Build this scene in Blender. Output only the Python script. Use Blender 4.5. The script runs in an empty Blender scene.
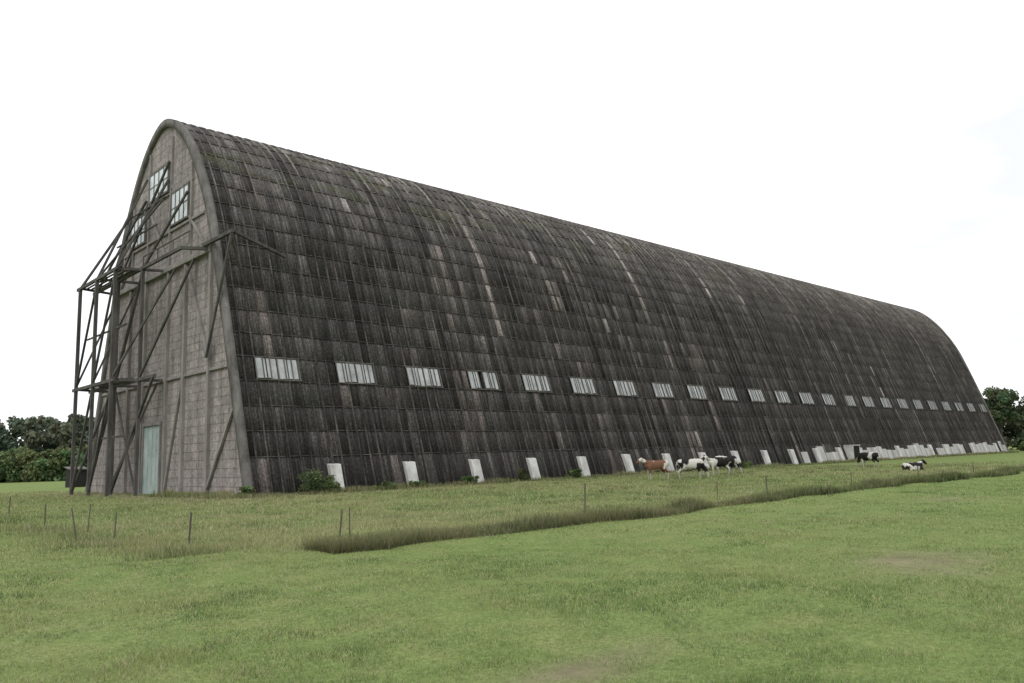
import bpy, bmesh, math, random
import numpy as np
from mathutils import Vector, Matrix, noise as mn
rng=np.random.default_rng(7); random.seed(7)
scene=bpy.context.scene
COL=scene.collection

# ---------------------------------------------------------------- helpers
def new_mat(name):
    m=bpy.data.materials.new(name); m.use_nodes=True
    nt=m.node_tree; b=nt.nodes['Principled BSDF']
    b.inputs['Specular IOR Level'].default_value=0.2
    return m,nt,b
def N(nt,t,**kw):
    n=nt.nodes.new(t)
    for k,v in kw.items(): setattr(n,k,v)
    return n
def noise(nt,vec,scale,detail=4,rough=.6):
    n=N(nt,'ShaderNodeTexNoise'); n.inputs['Scale'].default_value=scale
    n.inputs['Detail'].default_value=detail; n.inputs['Roughness'].default_value=rough
    if vec is not None: nt.links.new(vec,n.inputs['Vector'])
    return n.outputs['Fac']
def ramp(nt,fac,stops):
    r=N(nt,'ShaderNodeValToRGB'); e=r.color_ramp.elements
    while len(e)<len(stops): e.new(.5)
    for i,(p,c) in enumerate(stops):
        e[i].position=p; e[i].color=(c[0],c[1],c[2],1) if isinstance(c,(tuple,list)) else (c,c,c,1)
    nt.links.new(fac,r.inputs['Fac']); return r.outputs['Color']
def mix(nt,fac,a,b,mode='MIX'):
    m=N(nt,'ShaderNodeMix',data_type='RGBA',blend_type=mode)
    for sock,v in ((m.inputs['Factor'],fac),(m.inputs['A'],a),(m.inputs['B'],b)):
        if isinstance(v,(int,float)): sock.default_value=v
        elif isinstance(v,tuple): sock.default_value=(v[0],v[1],v[2],1)
        else: nt.links.new(v,sock)
    return m.outputs['Result']
def mapping(nt,vec,scale=(1,1,1),loc=(0,0,0)):
    m=N(nt,'ShaderNodeMapping'); m.inputs['Scale'].default_value=scale; m.inputs['Location'].default_value=loc
    nt.links.new(vec,m.inputs['Vector']); return m.outputs['Vector']
def bump(nt,b,h,strength=.4,dist=.03):
    n=N(nt,'ShaderNodeBump'); n.inputs['Strength'].default_value=strength; n.inputs['Distance'].default_value=dist
    nt.links.new(h,n.inputs['Height']); nt.links.new(n.outputs['Normal'],b.inputs['Normal'])
def stain_mat(name,c1,c2,scale=1.0,stretch=(1,1,.25),rough=.9,bmp=.3,spec=.2):
    m,nt,b=new_mat(name); tc=N(nt,'ShaderNodeTexCoord').outputs['Object']
    v=mapping(nt,tc,stretch)
    f=noise(nt,v,scale,6,.65); f2=noise(nt,tc,scale*9,3)
    c=ramp(nt,f,[(.3,c1),(.7,c2)])
    c=mix(nt,.5,c,ramp(nt,f2,[(.3,.55),(.7,1.0)]),'MULTIPLY')
    nt.links.new(c,b.inputs['Base Color']); b.inputs['Roughness'].default_value=rough
    b.inputs['Specular IOR Level'].default_value=spec
    bump(nt,b,f2,bmp,.02); return m

def np_mesh(name,verts,faces_n,mat=None,parent=None,smooth=False):
    me=bpy.data.meshes.new(name)
    v=np.asarray(verts,dtype=np.float32); f=np.asarray(faces_n,dtype=np.int32)
    k=f.shape[1]
    me.vertices.add(len(v)); me.vertices.foreach_set('co',v.ravel())
    me.loops.add(f.size); me.loops.foreach_set('vertex_index',f.ravel())
    me.polygons.add(len(f)); me.polygons.foreach_set('loop_start',np.arange(0,f.size,k,dtype=np.int32))
    me.polygons.foreach_set('loop_total',np.full(len(f),k,dtype=np.int32))
    me.update(calc_edges=True)
    if smooth: me.polygons.foreach_set('use_smooth',np.ones(len(f),dtype=bool))
    ob=bpy.data.objects.new(name,me); COL.objects.link(ob)
    if mat: me.materials.append(mat)
    if parent: ob.parent=parent
    return ob
def vcol(ob,name,arr,domain='POINT'):
    a=ob.data.attributes.new(name,'FLOAT_COLOR',domain)
    arr=np.asarray(arr,dtype=np.float32)
    if arr.shape[1]==3: arr=np.c_[arr,np.ones(len(arr),dtype=np.float32)]
    a.data.foreach_set('color',arr.ravel())

class Boxes:
    def __init__(s): s.v=[]; s.f=[]
    def hexa(s,pts):
        o=len(s.v); s.v+= [tuple(p) for p in pts]
        s.f+=[(o,o+3,o+2,o+1),(o+4,o+5,o+6,o+7),(o,o+1,o+5,o+4),(o+1,o+2,o+6,o+5),(o+2,o+3,o+7,o+6),(o+3,o,o+4,o+7)]
    def box(s,x0,x1,y0,y1,z0,z1):
        s.hexa([(x0,y0,z0),(x1,y0,z0),(x1,y1,z0),(x0,y1,z0),(x0,y0,z1),(x1,y0,z1),(x1,y1,z1),(x0,y1,z1)])
    def beam(s,a,b,w,h=None):
        h=h or w; a=Vector(a);b=Vector(b);d=(b-a).normalized()
        up=Vector((0,0,1)) if abs(d.z)<.95 else Vector((1,0,0))
        r=d.cross(up).normalized(); u=r.cross(d).normalized()
        r*=w/2;u*=h/2
        s.hexa([a-r-u,a+r-u,a+r+u,a-r+u,b-r-u,b+r-u,b+r+u,b-r+u])
    def make(s,name,mat,parent=None,bevel=0):
        me=bpy.data.meshes.new(name); me.from_pydata(s.v,[],s.f); me.update()
        bm=bmesh.new(); bm.from_mesh(me); bmesh.ops.recalc_face_normals(bm,faces=bm.faces); bm.to_mesh(me); bm.free()
        me.materials.append(mat)
        ob=bpy.data.objects.new(name,me); COL.objects.link(ob)
        if parent: ob.parent=parent
        if bevel:
            b=ob.modifiers.new('b','BEVEL'); b.width=bevel; b.segments=1
        return ob
def empty(name,loc=(0,0,0)):
    e=bpy.data.objects.new(name,None); COL.objects.link(e); e.location=loc; return e

# ---------------------------------------------------------------- camera
F=811.0;YAW,PITCH,ROLL=.815,.142,-.031
CAM=Vector((-22.935,-48.522,1.937))
f=Vector((math.cos(YAW)*math.cos(PITCH),math.sin(YAW)*math.cos(PITCH),math.sin(PITCH)))
r0=f.cross(Vector((0,0,1))).normalized();u0=r0.cross(f)
c,s=math.cos(ROLL),math.sin(ROLL)
R=c*r0+s*u0; U=-s*r0+c*u0
cam=bpy.data.cameras.new('camera'); co=bpy.data.objects.new('camera',cam); COL.objects.link(co)
M=Matrix((R,U,-f)).transposed().to_4x4(); M.translation=CAM; co.matrix_world=M
cam.sensor_width=36; cam.lens=F/1024*36; cam.clip_end=3000; cam.clip_start=.1
scene.camera=co

# ---------------------------------------------------------------- world / light
scene.view_settings.view_transform='Standard'
try: scene.view_settings.look='None'
except Exception: pass
scene.view_settings.exposure=0
w=bpy.data.worlds.new('World'); scene.world=w; w.use_nodes=True; nt=w.node_tree
bg=nt.nodes['Background']
SUN_EL,SUN_AZ=math.radians(50),math.radians(215)
sky=N(nt,'ShaderNodeTexSky',sky_type='NISHITA'); sky.sun_disc=False
sky.sun_elevation=SUN_EL; sky.sun_rotation=math.radians(90)-SUN_AZ
tc=N(nt,'ShaderNodeTexCoord').outputs['Generated']
v=mapping(nt,tc,(1.0,1.0,2.4),(2.3,.4,1.1))
n1=noise(nt,v,2.6,7,.58)
dt=N(nt,'ShaderNodeVectorMath',operation='DOT_PRODUCT'); nt.links.new(tc,dt.inputs[0]); dt.inputs[1].default_value=(.728,-.686,-.02)
ad=N(nt,'ShaderNodeMath',operation='MULTIPLY_ADD'); nt.links.new(n1,ad.inputs[0]); ad.inputs[1].default_value=.8; nt.links.new(dt.outputs['Value'],ad.inputs[2])
thin=ramp(nt,ad.outputs[0],[(.80,0.),(1.0,.85)])
n2=noise(nt,v,1.1,5,.55)
deck=ramp(nt,n2,[(.3,(.84,.85,.87)),(.7,(1.0,1.0,1.0))])
deck=mix(nt,1.0,deck,(14.2,14.25,14.4),'MULTIPLY')
veil=mix(nt,.93,sky.outputs['Color'],(9.4,9.7,9.95))
out=mix(nt,thin,deck,veil)
nt.links.new(out,bg.inputs['Color']); bg.inputs['Strength'].default_value=.1
sl=bpy.data.lights.new('sun','SUN'); sl.energy=1.2; sl.angle=math.radians(24); sl.color=(1,.97,.92)
so=bpy.data.objects.new('sun',sl); COL.objects.link(so)
sd=Vector((math.cos(SUN_AZ)*math.cos(SUN_EL),math.sin(SUN_AZ)*math.cos(SUN_EL),math.sin(SUN_EL)))
so.rotation_euler=sd.to_track_quat('Z','Y').to_euler(); so.location=(-40,-60,60)

# ---------------------------------------------------------------- ground
def vnoise(x,y,sc,seed=0.):
    x=np.asarray(x)/sc+seed*17.3; y=np.asarray(y)/sc+seed*9.1
    xi=np.floor(x).astype(np.int64); yi=np.floor(y).astype(np.int64); xf=x-xi; yf=y-yi
    xf=xf*xf*(3-2*xf); yf=yf*yf*(3-2*yf)
    def h(a,b):
        t=np.sin(a*127.1+b*311.7+seed*74.7)*43758.5453; return t-np.floor(t)
    return (h(xi,yi)*(1-xf)+h(xi+1,yi)*xf)*(1-yf)+(h(xi,yi+1)*(1-xf)+h(xi+1,yi+1)*xf)*yf
def edge_y(x):
    x=np.asarray(x,float)
    return -33.9+ (vnoise(x,0*x,3.0,3)-.5)*1.6 + np.clip(-12.5-x,0,9)*1.1
def inside(x,y):
    x=np.asarray(x,float)
    return np.clip((y-edge_y(x))/(.8+np.clip(-11-x,0,6)*.8),0,1)*np.clip((x+19)/6,0,1)
def gh(x,y):
    x=np.asarray(x,float);y=np.asarray(y,float)
    near=np.clip((-3-y)/8,0,1)*np.exp(-((x-5)/90)**2)
    h=(vnoise(x,y,7,1)-.5)*.24+(vnoise(x,y,2.2,2)-.5)*.10
    ridge=.18*np.exp(-((y-edge_y(x)-1.0)/1.1)**2)*np.clip((x+14.5)/3,0,1)
    return (h+ridge)*near*np.clip((y+75)/20,0,1)
def graded(c,fine,half,far,n):
    a=np.arange(-half,half+fine,fine); t=np.linspace(0,1,n)[1:]; e=half+fine+(far-half)*t**3
    return np.r_[c-e[::-1],c+a,c+e]
gx=graded(5,.4,32,1500,40); gy=graded(-28,.4,26,1500,40)
X,Y=np.meshgrid(gx,gy); Z=gh(X,Y)
V=np.c_[X.ravel(),Y.ravel(),Z.ravel()]
nx,ny=len(gx),len(gy)
i=np.arange(nx-1);j=np.arange(ny-1); I,J=np.meshgrid(i,j); b0=(J*nx+I).ravel()
Fq=np.c_[b0,b0+1,b0+nx+1,b0+nx]
mg,nt,b=new_mat('ground_grass')
P=N(nt,'ShaderNodeTexCoord').outputs['Object']
a1=noise(nt,P,.12,5,.6); a2=noise(nt,P,1.3,5,.65); a3=noise(nt,P,14,4,.7)
c1=ramp(nt,a1,[(.3,(.165,.24,.075)),(.7,(.23,.27,.105))])
c2=ramp(nt,a2,[(.25,(.10,.155,.05)),(.5,(.19,.25,.085)),(.75,(.30,.28,.14))])
cc=mix(nt,.45,c1,c2); cc=mix(nt,.8,cc,ramp(nt,a3,[(.3,.45),(.7,1.15)]),'MULTIPLY')
at=N(nt,'ShaderNodeAttribute',attribute_name='dirt')
cc=mix(nt,at.outputs['Fac'],cc,ramp(nt,a2,[(.3,(.15,.115,.085)),(.7,(.28,.23,.17))]))
nt.links.new(cc,b.inputs['Base Color']); b.inputs['Roughness'].default_value=1; b.inputs['Specular IOR Level'].default_value=0.05
bump(nt,b,a3,.6,.05)
ground=np_mesh('ground',V,Fq,mg,smooth=True)
def dirt_f(x,y):
    x=np.asarray(x);y=np.asarray(y)
    n=vnoise(x,y,1.1,5)*.6+vnoise(x,y,.35,6)*.5
    d=np.exp(-(((x+8.0)/1.5)**2+((y+43.0)/.9)**2))*1.5*n
    d=np.maximum(d,np.exp(-(((x+16.6)/1.2)**2+((y+42.9)/.4)**2))*1.1*n)
    d=np.maximum(d,np.exp(-(((x-8)/2.2)**2+((y+38)/.8)**2))*.7*n)
    strip=np.clip(1-np.abs(y+2.6)/1.9,0,1)*np.clip(1-np.abs(x-1)/16,0,1)
    strip2=np.clip(1-np.abs(x+2.5)/3.4,0,1)*np.clip((y+4)/4,0,1)*np.clip((34-y)/4,0,1)
    return np.clip(np.maximum(d,np.maximum(strip,strip2)*1.3*n),0,1)
D=dirt_f(V[:,0],V[:,1]); vcol(ground,'dirt',np.c_[D,D,D])

# ---------------------------------------------------------------- grass blades
def blade_mat(name,tf=.3):
    m,nt,b=new_mat(name); at=N(nt,'ShaderNodeAttribute',attribute_name='Col')
    nt.links.new(at.outputs['Color'],b.inputs['Base Color']); b.inputs['Roughness'].default_value=.75
    b.inputs['Specular IOR Level'].default_value=.15
    tr=N(nt,'ShaderNodeBsdfTranslucent'); nt.links.new(at.outputs['Color'],tr.inputs['Color'])
    ms=N(nt,'ShaderNodeMixShader'); ms.inputs[0].default_value=tf
    nt.links.new(b.outputs[0],ms.inputs[1]); nt.links.new(tr.outputs[0],ms.inputs[2])
    nt.links.new(ms.outputs[0],nt.nodes['Material Output'].inputs['Surface']); return m
gmat=blade_mat('grass_blade',.35)
def blades(name,x,y,h,wd,col,lean=.5):
    n=len(x); z=gh(x,y)-.01
    th=rng.uniform(0,2*np.pi,n); ln=rng.uniform(0,2*np.pi,n); la=h*lean*rng.uniform(.1,1.2,n)
    dx,dy=np.cos(th)*wd/2,np.sin(th)*wd/2
    A=np.c_[x-dx,y-dy,z];B=np.c_[x+dx,y+dy,z]
    T=np.c_[x+np.cos(ln)*la,y+np.sin(ln)*la,z+h]
    V=np.empty((n*3,3));V[0::3]=A;V[1::3]=B;V[2::3]=T
    ob=np_mesh(name,V,np.arange(n*3).reshape(-1,3),gmat)
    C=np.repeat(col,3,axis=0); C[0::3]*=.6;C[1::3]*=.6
    vcol(ob,'Col',C); return ob
def grass_color(x,y,n,ins):
    a=vnoise(x,y,9,11)[:,None];bb=vnoise(x,y,1.6,12)[:,None];rr=rng.uniform(0,1,(n,1));c3=vnoise(x,y,.45,14)[:,None]
    c4=vnoise(x,y,.16,15)[:,None]
    g=np.array([[.195,.320,.090]]);yl=np.array([[.35,.37,.16]]);dk=np.array([[.085,.165,.045]]);st=np.array([[.60,.53,.35]])
    t=np.clip(a*.7+bb*.5-.20+ins[:,None]*.25,0,1); c=g*(1-t)+yl*t
    t=np.clip((.52-bb*.45-c3*.35-c4*.25)*2.8,0,.95); c=c*(1-t)+dk*t
    c=np.where(rr<.12+.14*ins[:,None]+.20*np.clip(a-.4,0,1),st*.9,c)
    return c*rng.uniform(.65,1.35,(n,1))
n=780000
d=np.exp(rng.uniform(math.log(5.0),math.log(95),n)); ang=YAW+rng.uniform(-.84,.76,n)
x=CAM.x+d*np.cos(ang);y=CAM.y+d*np.sin(ang)
keep=~((x>-.3)&(y>-.6))&(rng.uniform(0,1,n)>dirt_f(x,y)*1.1)
x,y,d=x[keep],y[keep],d[keep];n=len(x);ins=inside(x,y)
tuft=vnoise(x,y,.5,21)*.5+vnoise(x,y,1.7,22)*.4+vnoise(x,y,.2,23)*.35
h=(.018+.065*tuft**2)*(1-ins)+(.05+.11*tuft**1.6)*ins
h*=rng.uniform(.6,1.4,n)
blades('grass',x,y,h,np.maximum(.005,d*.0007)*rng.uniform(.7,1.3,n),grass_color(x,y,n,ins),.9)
xs=[];ys=[];hs=[];ts=[]
def strip(n,xf,yf,hf,tone=.78):
    t=rng.uniform(0,1,n); X=xf(t);Y=yf(t,X); xs.append(X);ys.append(Y);hs.append(hf(n)*(.25+1.1*vnoise(X,Y,1.4,31))); ts.append(np.full(n,tone))
strip(60000,lambda t:-13.5+75*t**1.6,lambda t,X:edge_y(X)+.3+np.abs(rng.normal(0,.6,len(X))),lambda n:rng.uniform(.10,.40,n),.55)
strip(9000,lambda t:-15.5+rng.normal(0,.8,len(t)),lambda t,X:-30+46*t**1.5,lambda n:rng.uniform(.08,.3,n))
strip(26000,lambda t:-1+150*t**1.5,lambda t,X:-.7-np.abs(rng.normal(0,.6,len(X))),lambda n:rng.uniform(.12,.5,n),.7)
strip(5000,lambda t:-.5-np.abs(rng.normal(0,.8,len(t))),lambda t,X:-1+12*t,lambda n:rng.uniform(.1,.5,n))
cx=rng.uniform(-14,60,260);cy=rng.uniform(-33,-2,260);k=rng.integers(0,260,16000)
xs.append(cx[k]+rng.normal(0,.28,16000));ys.append(cy[k]+rng.normal(0,.28,16000));hs.append(rng.uniform(.06,.26,16000));ts.append(np.full(16000,.8))
x=np.concatenate(xs);y=np.concatenate(ys);h=np.concatenate(hs);n=len(x)
dd=np.hypot(x-CAM.x,y-CAM.y)
cl=grass_color(x,y,n,np.ones(n))*np.concatenate(ts)[:,None]
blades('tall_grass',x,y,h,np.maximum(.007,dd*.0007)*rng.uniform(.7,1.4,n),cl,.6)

# ---------------------------------------------------------------- hangar
L=149.5; W=33.0; BAY=L/24
half=[(0,-.6),(0,0),(1.6,5),(3.45,10.7),(5.65,17.1),(6.75,20.0),(8.2,22.8),(10.0,25.5),(12.1,27.8),(14.3,29.3),(16.5,29.9)]
def dense(pts):
    P=[np.array(p,float) for p in pts]; out=[]
    for k in range(len(P)-1):
        p0=P[k-1] if k>0 else 2*P[0]-P[1]; p1=P[k];p2=P[k+1];p3=P[k+2] if k+2<len(P) else np.array([W-P[k][0],P[k][1]])
        for t in np.linspace(0,1,20,endpoint=False):
            out.append(.5*((2*p1)+(-p0+p2)*t+(2*p0-5*p1+4*p2-p3)*t*t+(-p0+3*p1-3*p2+p3)*t**3))
    out.append(P[-1]); return np.array(out)
dn=dense(half[1:])
al=np.r_[0,np.cumsum(np.hypot(*np.diff(dn,axis=0).T))]
SH=al[-1]
def prof(s,off=0.):
    s=np.asarray(s,float); m=s>SH; ss=np.where(m,2*SH-s,s)
    yy=np.interp(ss,al,dn[:,0]);zz=np.interp(ss,al,dn[:,1])
    e=.15; y1=np.interp(np.clip(ss+e,0,SH),al,dn[:,0]);z1=np.interp(np.clip(ss+e,0,SH),al,dn[:,1])
    y2=np.interp(np.clip(ss-e,0,SH),al,dn[:,0]);z2=np.interp(np.clip(ss-e,0,SH),al,dn[:,1])
    ty,tz=y1-y2,z1-z2; l=np.hypot(ty,tz); ny,nz=-tz/l,ty/l
    yy=yy+ny*off;zz=zz+nz*off
    return np.where(m,W-yy,yy),zz
hangar=empty('airship_hangar')
ROWS=20; RH=SH/ROWS; NS=8; SW=BAY/NS
sw=np.interp(8.39,dn[:,1],al); wrow=int(sw//RH)
sh=(sw-(wrow+.5)*RH)
edges=[0.]+[k*RH+sh for k in range(1,ROWS)]+[SH]
edges=np.array(edges)
rows_full=np.r_[edges,2*SH-edges[-2::-1]]
ss=np.linspace(0,2*SH,121); yy,zz=prof(ss,-.16)
zz[0]=zz[-1]=-.3
V=np.r_[np.c_[np.full(121,.1),yy,zz],np.c_[np.full(121,L-.1),yy,zz]]
k=np.arange(120); core_f=np.c_[k,k+1,k+122,k+121]
dark=stain_mat('hull_underlay_door_shade',(.012,.011,.010),(.03,.027,.025),.6)
np_mesh('hull_core',V,core_f,dark,hangar,True)
PV=[];PF=[];PC=[];PU=[]
ncol=24*NS
strip_r=rng.normal(0,1,ncol)
stripseg=rng.normal(0,1,(ncol,ROWS)); 
for r_ in range(1,ROWS):
    m_=rng.uniform(0,1,ncol)<.72; stripseg[m_,r_]=stripseg[m_,r_-1]*.9+.15*stripseg[m_,r_]
for side in (0,1):
    for ri in range(ROWS):
        a,bq=edges[ri],edges[ri+1]
        for ci in range(ncol):
            bay=ci//NS; inb=ci%NS
            is_win = (ri==wrow) and bay<=23 and (2<=inb<=5) and side==0
            if is_win: continue
            x0=ci*SW+.02;x1=(ci+1)*SW-.02
            o1=.035+rng.uniform(-.012,.018); o0=-.005+rng.uniform(-.008,.01)
            a_=a-.05+rng.uniform(-.02,.02)
            nseg=1 if ri<11 else 2
            sv=np.linspace(a_,bq+.02,nseg+1); off=np.linspace(o1,o0,nseg+1)
            base=len(PV)
            hgt=ri/ROWS
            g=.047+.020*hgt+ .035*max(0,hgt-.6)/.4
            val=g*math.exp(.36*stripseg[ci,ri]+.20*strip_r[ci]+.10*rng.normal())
            warm=rng.uniform(.92,.98)
            p=vnoise(ci/6.,ri/3.,1,40+side)
            if stripseg[ci,ri]>1.15 and rng.uniform()<.45+.3*p: val*=1.6; warm=.89
            elif rng.uniform()<.012: val=rng.uniform(.10,.16); warm=.91
            if side==0 and rng.uniform()<.0012: val=.24
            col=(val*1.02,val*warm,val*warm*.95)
            for q in range(nseg+1):
                s_=sv[q] if side==0 else 2*SH-sv[q]
                y_,z_=prof(s_,off[q]); y_=float(y_);z_=float(z_)
                PV+=[(x0,y_,z_),(x1,y_,z_)]
            for q in range(nseg):
                t=base+2*q
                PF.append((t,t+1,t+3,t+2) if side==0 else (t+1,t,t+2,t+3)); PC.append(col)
                PU+= [(x0,sv[q]),(x1,sv[q]),(x1,sv[q+1]),(x0,sv[q+1])] if side==0 else [(x1,sv[q]),(x0,sv[q]),(x0,sv[q+1]),(x1,sv[q+1])]
            s_=a_ if side==0 else 2*SH-a_
            y_,z_=prof(s_,-.03); o=len(PV); PV+=[(x0,float(y_),float(z_)),(x1,float(y_),float(z_))]
            PF.append((o,o+1,base+1,base)); PC.append((col[0]*.5,col[1]*.5,col[2]*.5)); PU+=[(x0,0)]*4
mh,nt,b=new_mat('hull_weathered_sheet')
at=N(nt,'ShaderNodeAttribute',attribute_name='pcol'); uv=N(nt,'ShaderNodeUVMap',uv_map='UV').outputs['UV']
st=noise(nt,mapping(nt,uv,(4.5,.14,1)),1.0,6,.72)
bl=noise(nt,mapping(nt,uv,(.10,.10,1)),1.0,6,.65)
fi=noise(nt,mapping(nt,uv,(8,5,1)),1.0,5,.75)
cc=mix(nt,1.0,at.outputs['Color'],ramp(nt,st,[(.30,.30),(.5,.92),(.72,2.2)]),'MULTIPLY')
cc=mix(nt,1.0,cc,ramp(nt,bl,[(.3,.6),(.7,1.4)]),'MULTIPLY')
cc=mix(nt,1.0,cc,ramp(nt,fi,[(.3,.35),(.5,.95),(.70,2.1)]),'MULTIPLY')
su=N(nt,'ShaderNodeSeparateXYZ'); nt.links.new(uv,su.inputs[0])
dvu=N(nt,'ShaderNodeMath',operation='DIVIDE'); nt.links.new(su.outputs['Y'],dvu.inputs[0]); dvu.inputs[1].default_value=SH
hi=ramp(nt,dvu.outputs[0],[(.58,0.),(.80,1.)])
ms_=noise(nt,mapping(nt,uv,(.16,.45,1),(3.1,.7,0)),1.0,7,.72)
mo=mix(nt,1.0,hi,ramp(nt,ms_,[(.52,0.),(.60,.75)]),'MULTIPLY')
cc=mix(nt,mo,cc,ramp(nt,fi,[(.3,(.018,.023,.010)),(.7,(.105,.118,.050))]))
nt.links.new(cc,b.inputs['Base Color']); b.inputs['Roughness'].default_value=.85; b.inputs['Specular IOR Level'].default_value=.15
wv=N(nt,'ShaderNodeTexWave',wave_type='BANDS',bands_direction='X'); wv.inputs['Scale'].default_value=1.6
nt.links.new(uv,wv.inputs['Vector']); bump(nt,b,wv.outputs['Fac'],.5,.04)
pan=np_mesh('hull_sheets',PV,PF,mh,hangar)
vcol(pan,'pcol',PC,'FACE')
ul=pan.data.uv_layers.new(name='UV'); ul.data.foreach_set('uv',np.array(PU,dtype=np.float32).ravel())
def ribstrip(xa,xb,s_arr,o_out,o_in):
    y1,z1=prof(s_arr,o_out);y0,z0=prof(s_arr,o_in);n=len(s_arr)
    V=np.r_[np.c_[np.full(n,xa),y0,z0],np.c_[np.full(n,xa),y1,z1],np.c_[np.full(n,xb),y1,z1],np.c_[np.full(n,xb),y0,z0]]
    k=np.arange(n-1);F=[]
    for a in range(3): F.append(np.c_[a*n+k,a*n+k+1,(a+1)*n+k+1,(a+1)*n+k])
    F=np.concatenate(F); return V,F
VV=[];FF=[];o=0
sa=np.linspace(0,2*SH,81)
for ci in range(1,ncol):
    big=ci%NS==0
    wdt=.055 if big else .04
    V_,F_=ribstrip(ci*SW-wdt,ci*SW+wdt,sa,.135 if big else .125,-.1)
    VV.append(V_);FF.append(F_+o);o+=len(V_)
batm,nt,b=new_mat('hull_batten')
P=N(nt,'ShaderNodeTexCoord').outputs['Object']
q1=noise(nt,mapping(nt,P,(1.3,.2,.2)),1.0,6,.7); q2=noise(nt,P,3.5,4,.7)
cc=ramp(nt,q1,[(.3,(.022,.020,.019)),(.5,(.056,.052,.048)),(.72,(.15,.137,.122))])
sp0=N(nt,'ShaderNodeSeparateXYZ'); nt.links.new(P,sp0.inputs[0])
dv=N(nt,'ShaderNodeMath',operation='DIVIDE'); nt.links.new(sp0.outputs['Z'],dv.inputs[0]); dv.inputs[1].default_value=30
cc=mix(nt,1.,cc,ramp(nt,dv.outputs[0],[(.3,.8),(.7,1.1),(.95,2.2)]),'MULTIPLY')
cc=mix(nt,1.,cc,ramp(nt,q2,[(.3,.5),(.7,1.5)]),'MULTIPLY')
nt.links.new(cc,b.inputs['Base Color']); b.inputs['Roughness'].default_value=.9
np_mesh('hull_battens',np.concatenate(VV),np.concatenate(FF),batm,hangar)
B=Boxes()
for e in range(1,len(rows_full)-1):
    s0=rows_full[e]
    for kx in range(48):
        jz=rng.uniform(-.02,.02)
        q=[]
        for xx in (kx*BAY/2+.01,(kx+1)*BAY/2-.01):
            for (ds,of) in ((-.035,-.12),(-.035,.08),(.025,.08),(.025,-.12)):
                y_,z_=prof(s0+ds+jz,of); q.append((xx,float(y_),float(z_)))
        B.hexa(q)
B.make('hull_purlins',batm,hangar)
# side windows
GL=Boxes();FR=Boxes()
s0,s1=edges[wrow]+.08,edges[wrow+1]-.1
def sp(s_,o_): y_,z_=prof(s_,o_); return float(y_),float(z_)
def onhull(Bx,xa,xb,sa_,sb_,oi,oo):
    q=[]
    for xx in (xa,xb):
        for (s_,of) in ((sa_,oi),(sa_,oo),(sb_,oo),(sb_,oi)):
            y_,z_=sp(s_,of); q.append((xx,y_,z_))
    Bx.hexa(q)
for bay in range(24):
    xa=bay*BAY+2*SW; xb=bay*BAY+6*SW; xb+=.1
    npn=6; pw=(xb-xa)/npn
    for k in range(npn):
        if rng.uniform()<.03: continue
        onhull(GL,xa+k*pw+.03,xa+(k+1)*pw-.03,s0+.03+rng.uniform(0,.1),s1-.03,.05,.09+rng.uniform(0,.03))
    for k in range(npn+1): onhull(FR,xa+k*pw-.04,xa+k*pw+.04,s0,s1,-.08,.15)
    onhull(FR,xa-.08,xb+.08,s0-.06,s0,-.1,.17); onhull(FR,xa-.08,xb+.08,s1,s1+.06,-.1,.17)
glm=stain_mat('window_glass_grimy',(.22,.235,.24),(.50,.515,.52),1.3,(1,1,.5),rough=.35,bmp=.05,spec=.5)
GL.make('side_window_panes',glm,hangar)
FR.make('side_window_frames',stain_mat('window_frame_rust',(.07,.063,.056),(.17,.155,.14),1.2),hangar)
# buttress feet
BT=Boxes();PL=Boxes()
for k in range(1,24):
    xc=k*BAY; wd=.44; jj=rng.uniform(-.05,.05)
    q=[(xc-wd,-.45,-.3),(xc+wd,-.45,-.3),(xc+wd,.4,-.3),(xc-wd,.4,-.3),(xc-wd,.22,1.85+jj),(xc+wd,.22,1.85+jj),(xc+wd,.7,1.9+jj),(xc-wd,.7,1.9+jj)]
    BT.hexa(q)
white=stain_mat('whitewashed_concrete',(.36,.35,.33),(.68,.68,.66),1.3,(1,1,.5),bmp=.2)
BT.make('buttress_feet',white,hangar,.02)
for k in range(11,24):
    x0=k*BAY+.55;x1=(k+1)*BAY-.55
    m=3
    for q_ in range(m):
        if rng.uniform()<(.7 if k<13 else .18) or k==13: continue
        xa=x0+(x1-x0)*q_/m+.08;xb=x0+(x1-x0)*(q_+1)/m-.08; t=rng.uniform(1.3,2.2)
        PL.hexa([(xa,-.2,-.2),(xb,-.2,-.2),(xb,.3,-.2),(xa,.3,-.2),(xa,-.2+t*.32,t),(xb,-.2+t*.32,t),(xb,.3+t*.3,t),(xa,.3+t*.3,t)])
PL.make('base_wall_panels',stain_mat('pale_panel',(.28,.275,.265),(.56,.55,.53),.6,bmp=.2),hangar,.01)
DR=Boxes(); xa=13*BAY+2.0
DR.box(xa,xa+.12,-.7,.6,0,2.1);DR.box(xa+1.9,xa+2.02,-.7,.6,0,2.1);DR.box(xa-.05,xa+2.1,-.75,.6,2.1,2.22)
DR.make('side_door_frame',white,hangar)
DK=Boxes(); DK.box(xa+.12,xa+1.9,-.68,.5,0,2.08); DK.make('side_door_opening_shade',dark,hangar)  # solid dark box, paints in the shade inside the doorway

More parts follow.
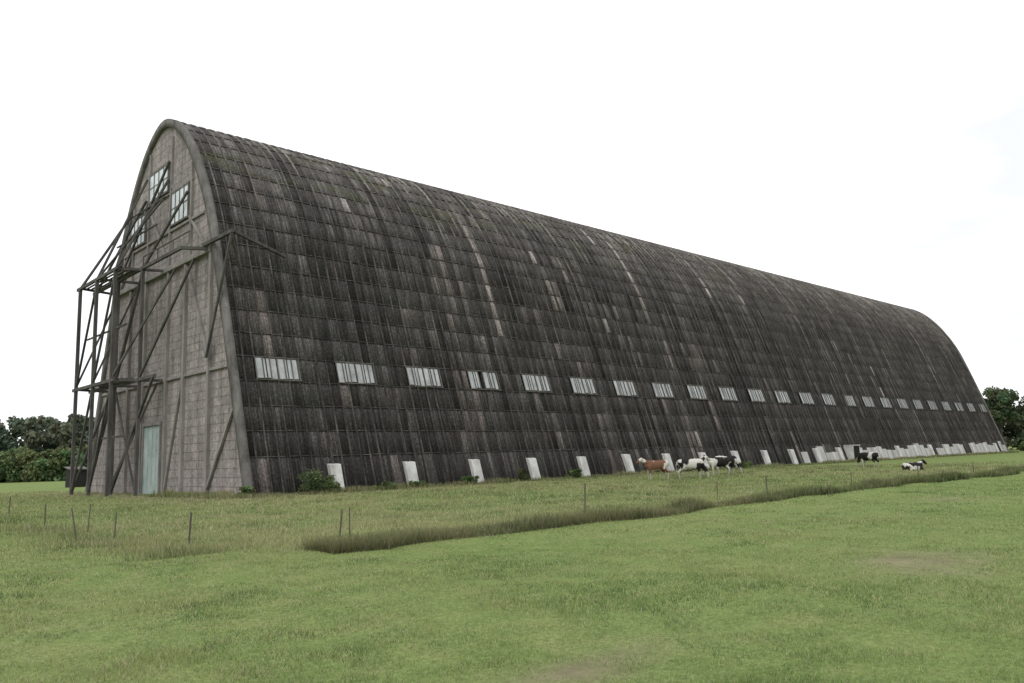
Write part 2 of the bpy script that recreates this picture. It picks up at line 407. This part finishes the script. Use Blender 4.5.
def inset_profile(d,n=90):
    yy,zz=prof(np.linspace(0,2*SH,n),-d); zz=np.maximum(zz,-.2); return yy,zz
mw,nt,b=new_mat('gable_blockwork')
P=N(nt,'ShaderNodeTexCoord').outputs['Object']
sep=N(nt,'ShaderNodeSeparateXYZ'); nt.links.new(P,sep.inputs[0]); cmb=N(nt,'ShaderNodeCombineXYZ')
nt.links.new(sep.outputs['Y'],cmb.inputs['X']);nt.links.new(sep.outputs['Z'],cmb.inputs['Y'])
br=N(nt,'ShaderNodeTexBrick'); nt.links.new(cmb.outputs[0],br.inputs['Vector'])
br.inputs['Scale'].default_value=1; br.inputs['Brick Width'].default_value=1.7; br.inputs['Row Height'].default_value=.6
br.inputs['Mortar Size'].default_value=.045; br.inputs['Mortar Smooth'].default_value=.4
br.inputs['Color1'].default_value=(.31,.272,.26,1);br.inputs['Color2'].default_value=(.235,.208,.20,1);br.inputs['Mortar'].default_value=(.13,.118,.112,1)
g1=noise(nt,mapping(nt,P,(1,.9,.13)),1.0,6,.68); g2=noise(nt,P,.25,6,.65); g3=noise(nt,P,4,5,.7)
cc=mix(nt,.3,br.outputs['Color'],ramp(nt,g2,[(.35,(.21,.188,.18)),(.65,(.38,.352,.338))]))
cc=mix(nt,1.,cc,ramp(nt,g1,[(.28,.42),(.5,.95),(.72,1.35)]),'MULTIPLY')
cc=mix(nt,.9,cc,ramp(nt,g3,[(.3,.5),(.7,1.3)]),'MULTIPLY')
nt.links.new(cc,b.inputs['Base Color']); b.inputs['Roughness'].default_value=.95; bump(nt,b,br.outputs['Fac'],-.3,.03)
yy,zz=inset_profile(.5)
for nm,xx in (('gable_wall_front',.12),('gable_wall_rear',L-.12)):
    me=bpy.data.meshes.new(nm); vs=[(xx,float(a),float(q)) for a,q in zip(yy,zz)]
    me.from_pydata(vs,[],[tuple(range(len(vs)))]); me.materials.append(mw)
    ob=bpy.data.objects.new(nm,me); COL.objects.link(ob); ob.parent=hangar
conc=stain_mat('old_concrete',(.070,.066,.062),(.22,.208,.195),.9,(1,1,.6))
conc_l=stain_mat('gable_concrete',(.16,.148,.14),(.32,.298,.285),.9,(1,1,.4))
def rim(name,xa,xb,din,dout):
    s_=np.linspace(0,2*SH,110);n=len(s_)
    yo,zo=prof(s_,dout);yi,zi=prof(s_,-din)
    V=np.r_[np.c_[np.full(n,xa),yi,zi],np.c_[np.full(n,xa),yo,zo],np.c_[np.full(n,xb),yo,zo],np.c_[np.full(n,xb),yi,zi]]
    k=np.arange(n-1);F=[]
    for a in range(4): a2=(a+1)%4; F.append(np.c_[a*n+k,a*n+k+1,a2*n+k+1,a2*n+k])
    return np_mesh(name,V,np.concatenate(F),conc,hangar)
rim('arch_rim_front',-.12,.3,.5,.14); rim('arch_rim_rear',L-.3,L+.12,.5,.14)
G=Boxes()
def gb(y0,z0,y1,z1,w_=.38,px=-.04):
    G.beam((px,y0,z0),(px,y1,z1),w_,w_)
def ztop(y):
    return float(np.interp(y if y<16.5 else W-y,dn[:,0],dn[:,1]))-.8
for k,y_ in enumerate((6.5,11.0,14.4,19.3,22.9,26.6)): gb(y_,0,y_,min(17.0,ztop(y_)),.34,.04+.004*k)
gb(6.3,17.2,26.7,17.2,.42,.0); gb(3.4,8.6,29.6,8.6,.22,.06)
gb(10.2,23.45,22.9,23.45,.22,.07); gb(8.0,20.3,25.2,20.3,.22,.07)
gb(14.5,17.4,14.5,28.1,.24,.05); gb(19.3,17.4,19.3,28.0,.24,.055); gb(10.4,17.4,10.4,24.8,.24,.06); gb(22.9,17.4,22.9,24.7,.24,.065)
gb(7.2,17.4,14.4,24,.2,.02);gb(25.8,17.4,19.4,24,.2,.025)
gb(14.5,17.4,19.3,23.3,.18,.01)
gb(6.4,9.0,10.9,16.9,.18,.02); gb(6.6,.2,2.5,5.6,.2,.0);gb(11.2,8.6,14.2,.3,.18,.02)
G.make('gable_frame',conc_l,hangar,.02)
GG=Boxes();GF=Boxes()
def gwin(y0,y1,z0,z1,ny_,nz_):
    GG.box(-.1,.1,y0,y1,z0,z1)
    for k in range(ny_+1):
        yk=y0+(y1-y0)*k/ny_; e_=.08 if k in(0,ny_) else .035; GF.box(-.15,.09,yk-e_,yk+e_,z0-.1,z1+.1)
    for k in range(nz_+1):
        zk=z0+(z1-z0)*k/nz_; e_=.08 if k in(0,nz_) else .03; GF.box(-.13,.08,y0-.1,y1+.1,zk-e_,zk+e_)
gwin(14.9,19.0,23.7,26.0,4,2); gwin(10.7,14.1,20.6,23.2,4,2); gwin(19.8,23.2,20.6,23.0,4,2)
GG.make('gable_window_panes',stain_mat('gable_glass_painted_sky',(.50,.56,.60),(.74,.78,.80),.8,rough=.3,bmp=.05,spec=.5),hangar)  # pale grey-blue base colour paints the bright sky into the panes
GF.make('gable_window_frames',conc,hangar)
DD=Boxes(); DD.box(-.02,.1,15.1,18.5,0,5.2)
for k in range(5): DD.box(-.06,.02,15.1+k*.85-.04,15.1+k*.85+.04,.05,5.15)
DD.make('gable_door_leaf',stain_mat('door_turquoise',(.30,.40,.39),(.56,.62,.60),1.2,(1,1,.6)),hangar)
DF=Boxes(); DF.box(-.16,.08,14.85,15.08,0,5.5);DF.box(-.16,.08,18.52,18.75,0,5.5);DF.box(-.18,.08,14.8,18.8,5.22,5.5)
DF.make('gable_door_frame',conc_l,hangar)
# door-rail trestle in front of gable
T=Boxes(); ZP=17.2
xo,xi=-3.3,-1.75
Yo=[25.4,20.9,16.4];Yi=[26.4,20.6,15.0]
for k,y_ in enumerate(Yo): T.beam((xo,y_,-.2),(xo,y_,ZP),.25)
for k,y_ in enumerate(Yi): T.beam((xi,y_,-.2),(xi,y_,ZP),.23)
for z_ in (ZP,8.6):
    T.beam((xo,Yo[0]+.8,z_),(xo,Yo[-1]-.6,z_),.2,.26); T.beam((xi,Yi[0]+.8,z_+.01),(xi,Yi[-1]-(7.5 if z_==ZP else 3.2),z_+.01),.2,.26)
    for a_,b_ in zip(Yo,Yi): T.beam((xo,a_,z_+.02),(0,b_,z_+.02),.15,.2)
T.beam((-1.8,7.5,ZP+.01),(0,6.6,ZP+.01),.2,.24)
T.beam((xi,15,ZP+.9),(xi,6.0,ZP+.9),.08,.10)
for y_ in (15,12,9,6.1): T.beam((xi,y_,ZP),(xi,y_,ZP+.9),.07)
# plank decks on both levels
for z_ in (ZP,8.6):
    for q in range(4): T.beam((xo+.3+q*.36,Yo[0]+.6,z_+.17),(xo+.3+q*.36,Yo[-1]-.4,z_+.17),.2,.05)
def dg(a_,b_,w_=.16): T.beam(a_,b_,w_)
Ya,Yb,Yc=Yo
dg((xo,Ya,.2),(xo-.02,Yb,8.4));dg((xo,Yb,8.8),(xo,Yc,17.0));dg((xo,Yb,.2),(xo,Yc,8.4));dg((xo,Ya,8.8),(xo,Yb,17.0))
dg((xi,26.4,.2),(xi,15.0,16.9),.19);dg((xi,20.6,.2),(xi,12.2,8.5),.18)
dg((xi-.02,20.6,8.8),(xi-.02,15.0,17.0),.15);dg((xi+.02,15.2,.2),(xi+.02,20.6,8.4),.14)
dg((xo,Yb,8.8),(-.2,20.8,16.9),.14);dg((xo,Ya,8.8),(-.2,26.0,16.6),.14)
dg((xo,Yc,8.8),(-.2,12.6,16.9),.15)
T.beam((xi-.8,Ya+.2,12.9),(xi-.8,Yc-.6,12.9),.12,.14);T.beam((xi-.8,Ya+.2,4.4),(xi-.8,Yc-.6,4.4),.12,.14)
dg((xo,Yc,.2),(-.2,15.6,8.5));dg((xo,Ya,.2),(-.2,26.8,8.5));dg((xi,15,8.8),(-.2,9.0,17.0))
dg((xo,Ya,ZP),(-.2,22.8,23.6),.17);dg((xo,Yb,ZP),(-.2,19.3,25.8),.17);dg((xo,Yc,ZP),(-.2,14.5,24.5),.17)
dg((xi,26.4,ZP),(-.2,19.4,24.0),.16);dg((xi,20.6,ZP),(-.2,14.5,26.0),.16);dg((xi,15,ZP),(-.2,10.6,22.5),.16)
dg((-1.7,21.5,20.2),(-1.6,12.8,20.2),.12);dg((-1.0,20.2,22.6),(-.9,13.2,22.6),.11)
dg((xo,Yb,ZP),(-1.0,13.4,22.4),.13);dg((xo,Yc,ZP),(-1.0,20.6,22.4),.13)
T.beam((-.35,7.0,17.5),(-.35,2.3,17.5),.22,.26);T.beam((-.35,2.3,17.52),(5.0,5.2,17.1),.2,.22)
T.beam((-.35,2.4,17.4),(-.3,6.3,9.4),.16);T.beam((-.35,2.5,17.35),(1.6,4.6,14.4),.15)
T.make('door_trestle',stain_mat('trestle_concrete',(.045,.043,.041),(.135,.128,.12),1.3,(1,1,.3)),hangar,.015)

# ---------------------------------------------------------------- foliage
fm=blade_mat('foliage',.3)
def leaves(name,cent,rad,npl,size,col,parent=None,squash=.8):
    cent=np.asarray(cent,float);rad=np.asarray(rad,float);K=len(cent)
    n=K*npl; k=np.repeat(np.arange(K),npl)
    d=rng.normal(size=(n,3));d/=np.linalg.norm(d,axis=1)[:,None]
    rr=rng.uniform(0,1,n)**.45
    p=cent[k]+d*(rad[k]*rr)[:,None]*np.array([1,1,squash])
    a=rng.normal(size=(n,3));a/=np.linalg.norm(a,axis=1)[:,None]
    b_=np.cross(a,rng.normal(size=(n,3)));b_/=np.linalg.norm(b_,axis=1)[:,None]
    sz=(size*rng.uniform(.5,1.4,n))[:,None]
    V=np.empty((n*4,3));V[0::4]=p-a*sz*.5;V[1::4]=p+b_*sz*.32;V[2::4]=p+a*sz*.6;V[3::4]=p-b_*sz*.32
    V[:,2]=np.maximum(V[:,2],.02)
    ob=np_mesh(name,V,np.arange(n*4).reshape(-1,4),fm,parent)
    tone=rng.uniform(.6,1.5,K)[k]*rng.uniform(.7,1.3,n)*(.55+.6*rr)  # inner leaves darker: shade of the clump core put into colour
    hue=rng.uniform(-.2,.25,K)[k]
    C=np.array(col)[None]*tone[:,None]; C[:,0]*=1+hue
    vcol(ob,'Col',np.repeat(C,4,axis=0)); return ob
bark=stain_mat('bark',(.04,.033,.027),(.10,.085,.07),3)
def limb_mesh(name,segs,parent):
    V=[];Fc=[]
    for a,b_,ra,rb in segs:
        a=Vector(a);b_=Vector(b_);d=(b_-a).normalized();r_=d.orthogonal().normalized();u_=d.cross(r_)
        o=len(V);m=8
        for c_,rad in ((a,ra),(b_,rb)):
            for q in range(m):
                t=2*math.pi*q/m; V.append(tuple(c_+r_*math.cos(t)*rad+u_*math.sin(t)*rad))
        for q in range(m): Fc.append((o+q,o+(q+1)%m,o+m+(q+1)%m,o+m+q))
    return np_mesh(name,V,Fc,bark,parent,True)
def tree(x,y,H,spread,col,name='broadleaf_tree',npl=260,leaf=.45):
    e=empty(name,(0,0,0)); segs=[];tips=[]
    th=H*.35; segs.append(((x,y,-.1),(x+.1,y,th),H*.028,H*.02)); segs.append(((x+.1,y,th),(x,y+.2,H*.75),H*.02,H*.006))
    for q in range(9):
        a=q*2.4+rng.uniform(0,.6);z0=H*(.25+.05*q);ln=spread*rng.uniform(.5,.85)*(1-.06*q)
        t=(x+math.cos(a)*ln,y+math.sin(a)*ln,z0+H*rng.uniform(.12,.24)); segs.append(((x,y,z0),t,H*.010,H*.003)); tips.append(t)
    limb_mesh('trunk',segs,e)
    cs=[];rs=[]
    for t in tips:
        for _ in range(4): cs.append((t[0]+rng.normal(0,spread*.16),t[1]+rng.normal(0,spread*.16),t[2]+rng.normal(0,H*.05)));rs.append(spread*rng.uniform(.16,.34))
    for _ in range(12):
        z=rng.uniform(.55,.95)*H; w_=spread*.6*(1-(z/H-.5)*1.5); cs.append((x+rng.normal(0,.5)*w_,y+rng.normal(0,.5)*w_,z-.05*H));rs.append(spread*rng.uniform(.16,.30))
    leaves('crown',cs,rs,npl,leaf,col,e); return e
def band(name,p0,p1,step,H0,H1,depth,col,npl,leaf,rad):
    cs=[];rs=[]
    p0=np.array(p0,float);p1=np.array(p1,float);dr=(p1-p0)/np.linalg.norm(p1-p0);nr=np.array([-dr[1],dr[0]])
    Lb=np.linalg.norm(p1-p0); nt_=int(Lb/step)
    for k in range(nt_):
        c_=p0+dr*(k+rng.uniform(.1,.9))*step+nr*rng.uniform(-depth,depth); Ht=H0+(H1-H0)*(.6*vnoise(k*1.0,0.,3.,61)+.4*rng.uniform())
        m=14
        for q in range(m):
            z=Ht*(.05+.85*q/m); wv_=rad*(1-.65*abs(q/m-.4)**1.5*1.6)
            cs.append((c_[0]+rng.normal(0,.6)*wv_,c_[1]+rng.normal(0,.6)*wv_,z));rs.append(wv_*rng.uniform(.45,.75))
    return leaves(name,cs,rs,npl,leaf,col)
band('distant_trees',(-75,310),(110,145),2.2,18.2,20.6,7,(.115,.145,.10),80,1.3,4.8)  # leaf colour lifted and greyed to paint in distance haze
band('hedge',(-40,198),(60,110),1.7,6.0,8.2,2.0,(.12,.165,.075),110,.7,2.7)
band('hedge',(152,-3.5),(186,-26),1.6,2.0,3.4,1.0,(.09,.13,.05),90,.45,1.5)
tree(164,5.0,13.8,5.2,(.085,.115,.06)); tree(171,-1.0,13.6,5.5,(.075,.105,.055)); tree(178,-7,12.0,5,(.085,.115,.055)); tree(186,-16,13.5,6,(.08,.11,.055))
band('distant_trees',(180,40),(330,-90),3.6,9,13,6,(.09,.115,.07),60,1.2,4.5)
def shrub(x,y,H,rw,col=(.09,.135,.05)):
    cs=[(x+rng.normal(0,rw*.4),y+rng.normal(0,.25),H*rng.uniform(.2,.8)) for _ in range(14)]
    e=empty('shrub'); leaves('shrub_leaves',cs,[rng.uniform(.18,.38)*H for _ in cs],170,.10,col,e)
    limb_mesh('stems',[((x,y,-.05),(x+rng.normal(0,rw*.4),y+rng.normal(0,.2),H*.8),.02,.006) for _ in range(7)],e)
shrub(3.9,-1.1,1.6,1.4,(.10,.14,.06)); shrub(5.0,-1.3,.9,1.0); shrub(17.0,-1.2,.8,1.3); shrub(22.5,-1.1,1.1,.5,(.09,.10,.05)); shrub(12,-1.0,.5,1.2)
shrub(28.5,-1.2,.9,.7);shrub(55,-1.4,.8,1.5); shrub(-.6,-.8,.8,.6,(.13,.16,.07)); shrub(9.5,-1.1,.6,1.4,(.12,.15,.06))

# ---------------------------------------------------------------- fence
FP=Boxes();FW=Boxes()
wood=stain_mat('fence_wood',(.07,.06,.05),(.17,.15,.13),4)
row=[(-14.4,-7.1),(-14.7,-14.3),(-15.0,-20.5),(-15.2,-23.7),(-14.4,-27.0),(-11.0,-29.3)]
row2=[(-11.0,-29.3),(-4.3,-31.7),(5.6,-29.9),(7.3,-31.2),(14,-31.6),(21,-31.9),(29,-32),(38,-32.4),(50,-32.5)]
def post(x,y,H,r_=.035,lean=(0,0)):
    z=float(gh(x,y)); FP.beam((x,y,z-.3),(x+lean[0],y+lean[1],z+H),r_*2)
for p in row[:-1]+row2: post(p[0],p[1],rng.uniform(.75,.92)+(.25 if p[0]==-4.3 else 0),rng.uniform(.014,.022),(rng.normal(0,.05),rng.normal(0,.05)))
post(-15.9,-23.0,.95,.018,(-.2,.1)); post(38.3,-33.0,1.1,.07); post(-11.15,-29.0,.75,.02,(.1,.0))
for rr_ in (row,row2):
    for a_,b_ in zip(rr_[:-1],rr_[1:]):
        for hh in (.45,.72):
            za=float(gh(*a_))+hh;zb=float(gh(*b_))+hh
            m=((a_[0]+b_[0])/2,(a_[1]+b_[1])/2,(za+zb)/2-.04)
            FW.beam((a_[0],a_[1],za),m,.004);FW.beam(m,(b_[0],b_[1],zb),.004)
fe=empty('wire_fence'); FP.make('posts',wood,fe,.004); FW.make('wires',stain_mat('wire',(.12,.11,.10),(.2,.19,.18),5),fe)
S=empty('wooden_shed'); SB=Boxes(); cx_,cy_=6.6,61
SB.box(cx_-.9,cx_+.9,cy_-1,cy_+1,0,2.1);SB.make('walls',stain_mat('tarred_wood',(.016,.015,.014),(.04,.037,.034),2),S)
SR=Boxes();SR.hexa([(cx_-1.1,cy_-1.2,2.1),(cx_+1.1,cy_-1.2,2.1),(cx_+1.1,cy_+1.2,2.4),(cx_-1.1,cy_+1.2,2.4),(cx_-1.1,cy_-1.2,2.2),(cx_+1.1,cy_-1.2,2.2),(cx_+1.1,cy_+1.2,2.5),(cx_-1.1,cy_+1.2,2.5)]);SR.make('roof',conc,S)

# ---------------------------------------------------------------- cows
def cow(x,y,heading,pose,colA,colB,seed,sc=1.0,thr=.5):
    bm=bmesh.new()
    def ball(p,r_,sx=1,sy=1,sz=1):
        m=Matrix.Translation(p)@Matrix.Diagonal((sx,sy,sz,1)); bmesh.ops.create_icosphere(bm,subdivisions=2,radius=r_,matrix=m)
    def chain(pts):
        for (a,ra),(b_,rb) in zip(pts[:-1],pts[1:]):
            a=Vector(a);b_=Vector(b_);n=max(2,int((b_-a).length/(min(ra,rb)*.5)))
            for q in range(n+1):
                t=q/n; ball(a.lerp(b_,t),ra+(rb-ra)*t)
    lie=pose=='lying'; dz=-.72 if lie else 0
    for px,pz,rr,sy,sz in ((-.72,1.12,.27,.85,1),(-.5,1.08,.32,.9,1.05),(-.25,1.02,.35,.92,1.08),(0,1.0,.36,.92,1.1),(.25,1.0,.36,.85,1.12),(.48,1.03,.33,.75,1.12),(.62,1.08,.26,.75,1.1)):
        ball((px,0,pz+dz),rr,1,sy,sz)
    ball((-.62,0,1.3+dz),.14,1.3,1.4,.6)
    if pose=='graze': nk=[((.62,0,1.15),.22),((.88,0,.85),.15),((1.0,0,.55),.13)];hd=[((1.0,0,.5),.135),((1.08,0,.32),.11),((1.13,0,.12),.085)]
    else: nk=[((.6,0,1.18+dz),.22),((.9,.04,1.36+dz),.15),((1.02,.06,1.45+dz),.13)];hd=[((1.05,.06,1.46+dz),.135),((1.22,.08,1.36+dz),.11),((1.38,.1,1.24+dz),.085)]
    chain(nk);chain(hd)
    h0=Vector(hd[0][0])
    for sg in (-1,1):
        chain([(h0+Vector((-.03,sg*.1,.05)),.045),(h0+Vector((-.06,sg*.24,.04)),.03)])
    if not lie:
        for sg in (-1,1):
            o=rng.uniform(-.1,.1)
            chain([((.5,sg*.17,.95),.15),((.5+o*.5,sg*.18,.58),.085),((.52+o,sg*.18,.40),.06),((.5+o,sg*.18,.12),.045),((.52+o,sg*.18,.04),.06)])
            o=rng.uniform(-.12,.12)
            chain([((-.65,sg*.17,1.05),.2),((-.5+o*.4,sg*.19,.78),.13),((-.78+o,sg*.19,.50),.07),((-.74+o,sg*.19,.14),.05),((-.71+o,sg*.19,.04),.06)])
        ball((-.42,0,.70),.15,1,1,.8)
    else:
        for sg in (-1,1):
            chain([((.5,sg*.2,.25),.12),((.75,sg*.25,.1),.07),((.5,sg*.28,.07),.06)])
            chain([((-.6,sg*.25,.35),.2),((-.25,sg*.38,.15),.11),((-.6,sg*.42,.08),.07)])
    chain([((-.96,0,1.28+dz),.04),((-1.03,0,.95+dz),.03),((-1.0,.02,max(.1,.62+dz)),.03)]);ball((-1.0,.02,max(.08,.52+dz)),.055,1,1,1.6)
    me=bpy.data.meshes.new('cow'); bm.to_mesh(me); bm.free()
    ob=bpy.data.objects.new('cow',me); COL.objects.link(ob)
    rm=ob.modifiers.new('r','REMESH'); rm.mode='VOXEL'; rm.voxel_size=.035; rm.use_smooth_shade=True
    sm=ob.modifiers.new('s','SMOOTH'); sm.iterations=4; sm.factor=.5
    ob.location=(x,y,float(gh(x,y))); ob.rotation_euler=(0,0,heading); ob.scale=(sc,)*3
    m,nt,b=new_mat('cow_hide'); P=N(nt,'ShaderNodeTexCoord').outputs['Object']
    nn=noise(nt,mapping(nt,P,(1,1,.8),(seed*3.1,seed*1.7,seed)),1.5,2,.4)
    cc=ramp(nt,nn,[(thr-.015,colA),(thr+.015,colB)])
    sp_=N(nt,'ShaderNodeSeparateXYZ'); nt.links.new(P,sp_.inputs[0])
    lg=ramp(nt,sp_.outputs['Z'],[(.40,1.),(.52,0.)]) if not lie else ramp(nt,sp_.outputs['Z'],[(.0,1.),(.08,0.)])
    cc=mix(nt,lg,cc,(.36,.34,.30)); nt.links.new(cc,b.inputs['Base Color']); b.inputs['Roughness'].default_value=.75
    me.materials.append(m)
blk=(.012,.011,.011);wh=(.50,.48,.44);brn=(.14,.070,.042)
R_=YAW-math.pi/2
cow(27.3,-10.6,R_+math.pi+.1,'stand',brn,wh,2,1.05,.50)
cow(29.9,-12.0,R_-.2,'graze',blk,wh,5,1.1,.54)
cow(32.2,-10.9,R_+.5,'stand',blk,wh,8,1.05,.56)
cow(35.9,-10.6,R_+math.pi-.2,'stand',blk,wh,11,1.1,.58)
cow(38.6,-9.6,R_+.1,'graze',blk,wh,14,1.12,.54)
cow(52,-16,R_+2.2,'graze',blk,wh,17,1.0,.5)
cow(43.8,-23.0,R_+.3,'lying',blk,wh,20,1.0,.52)
print('done')
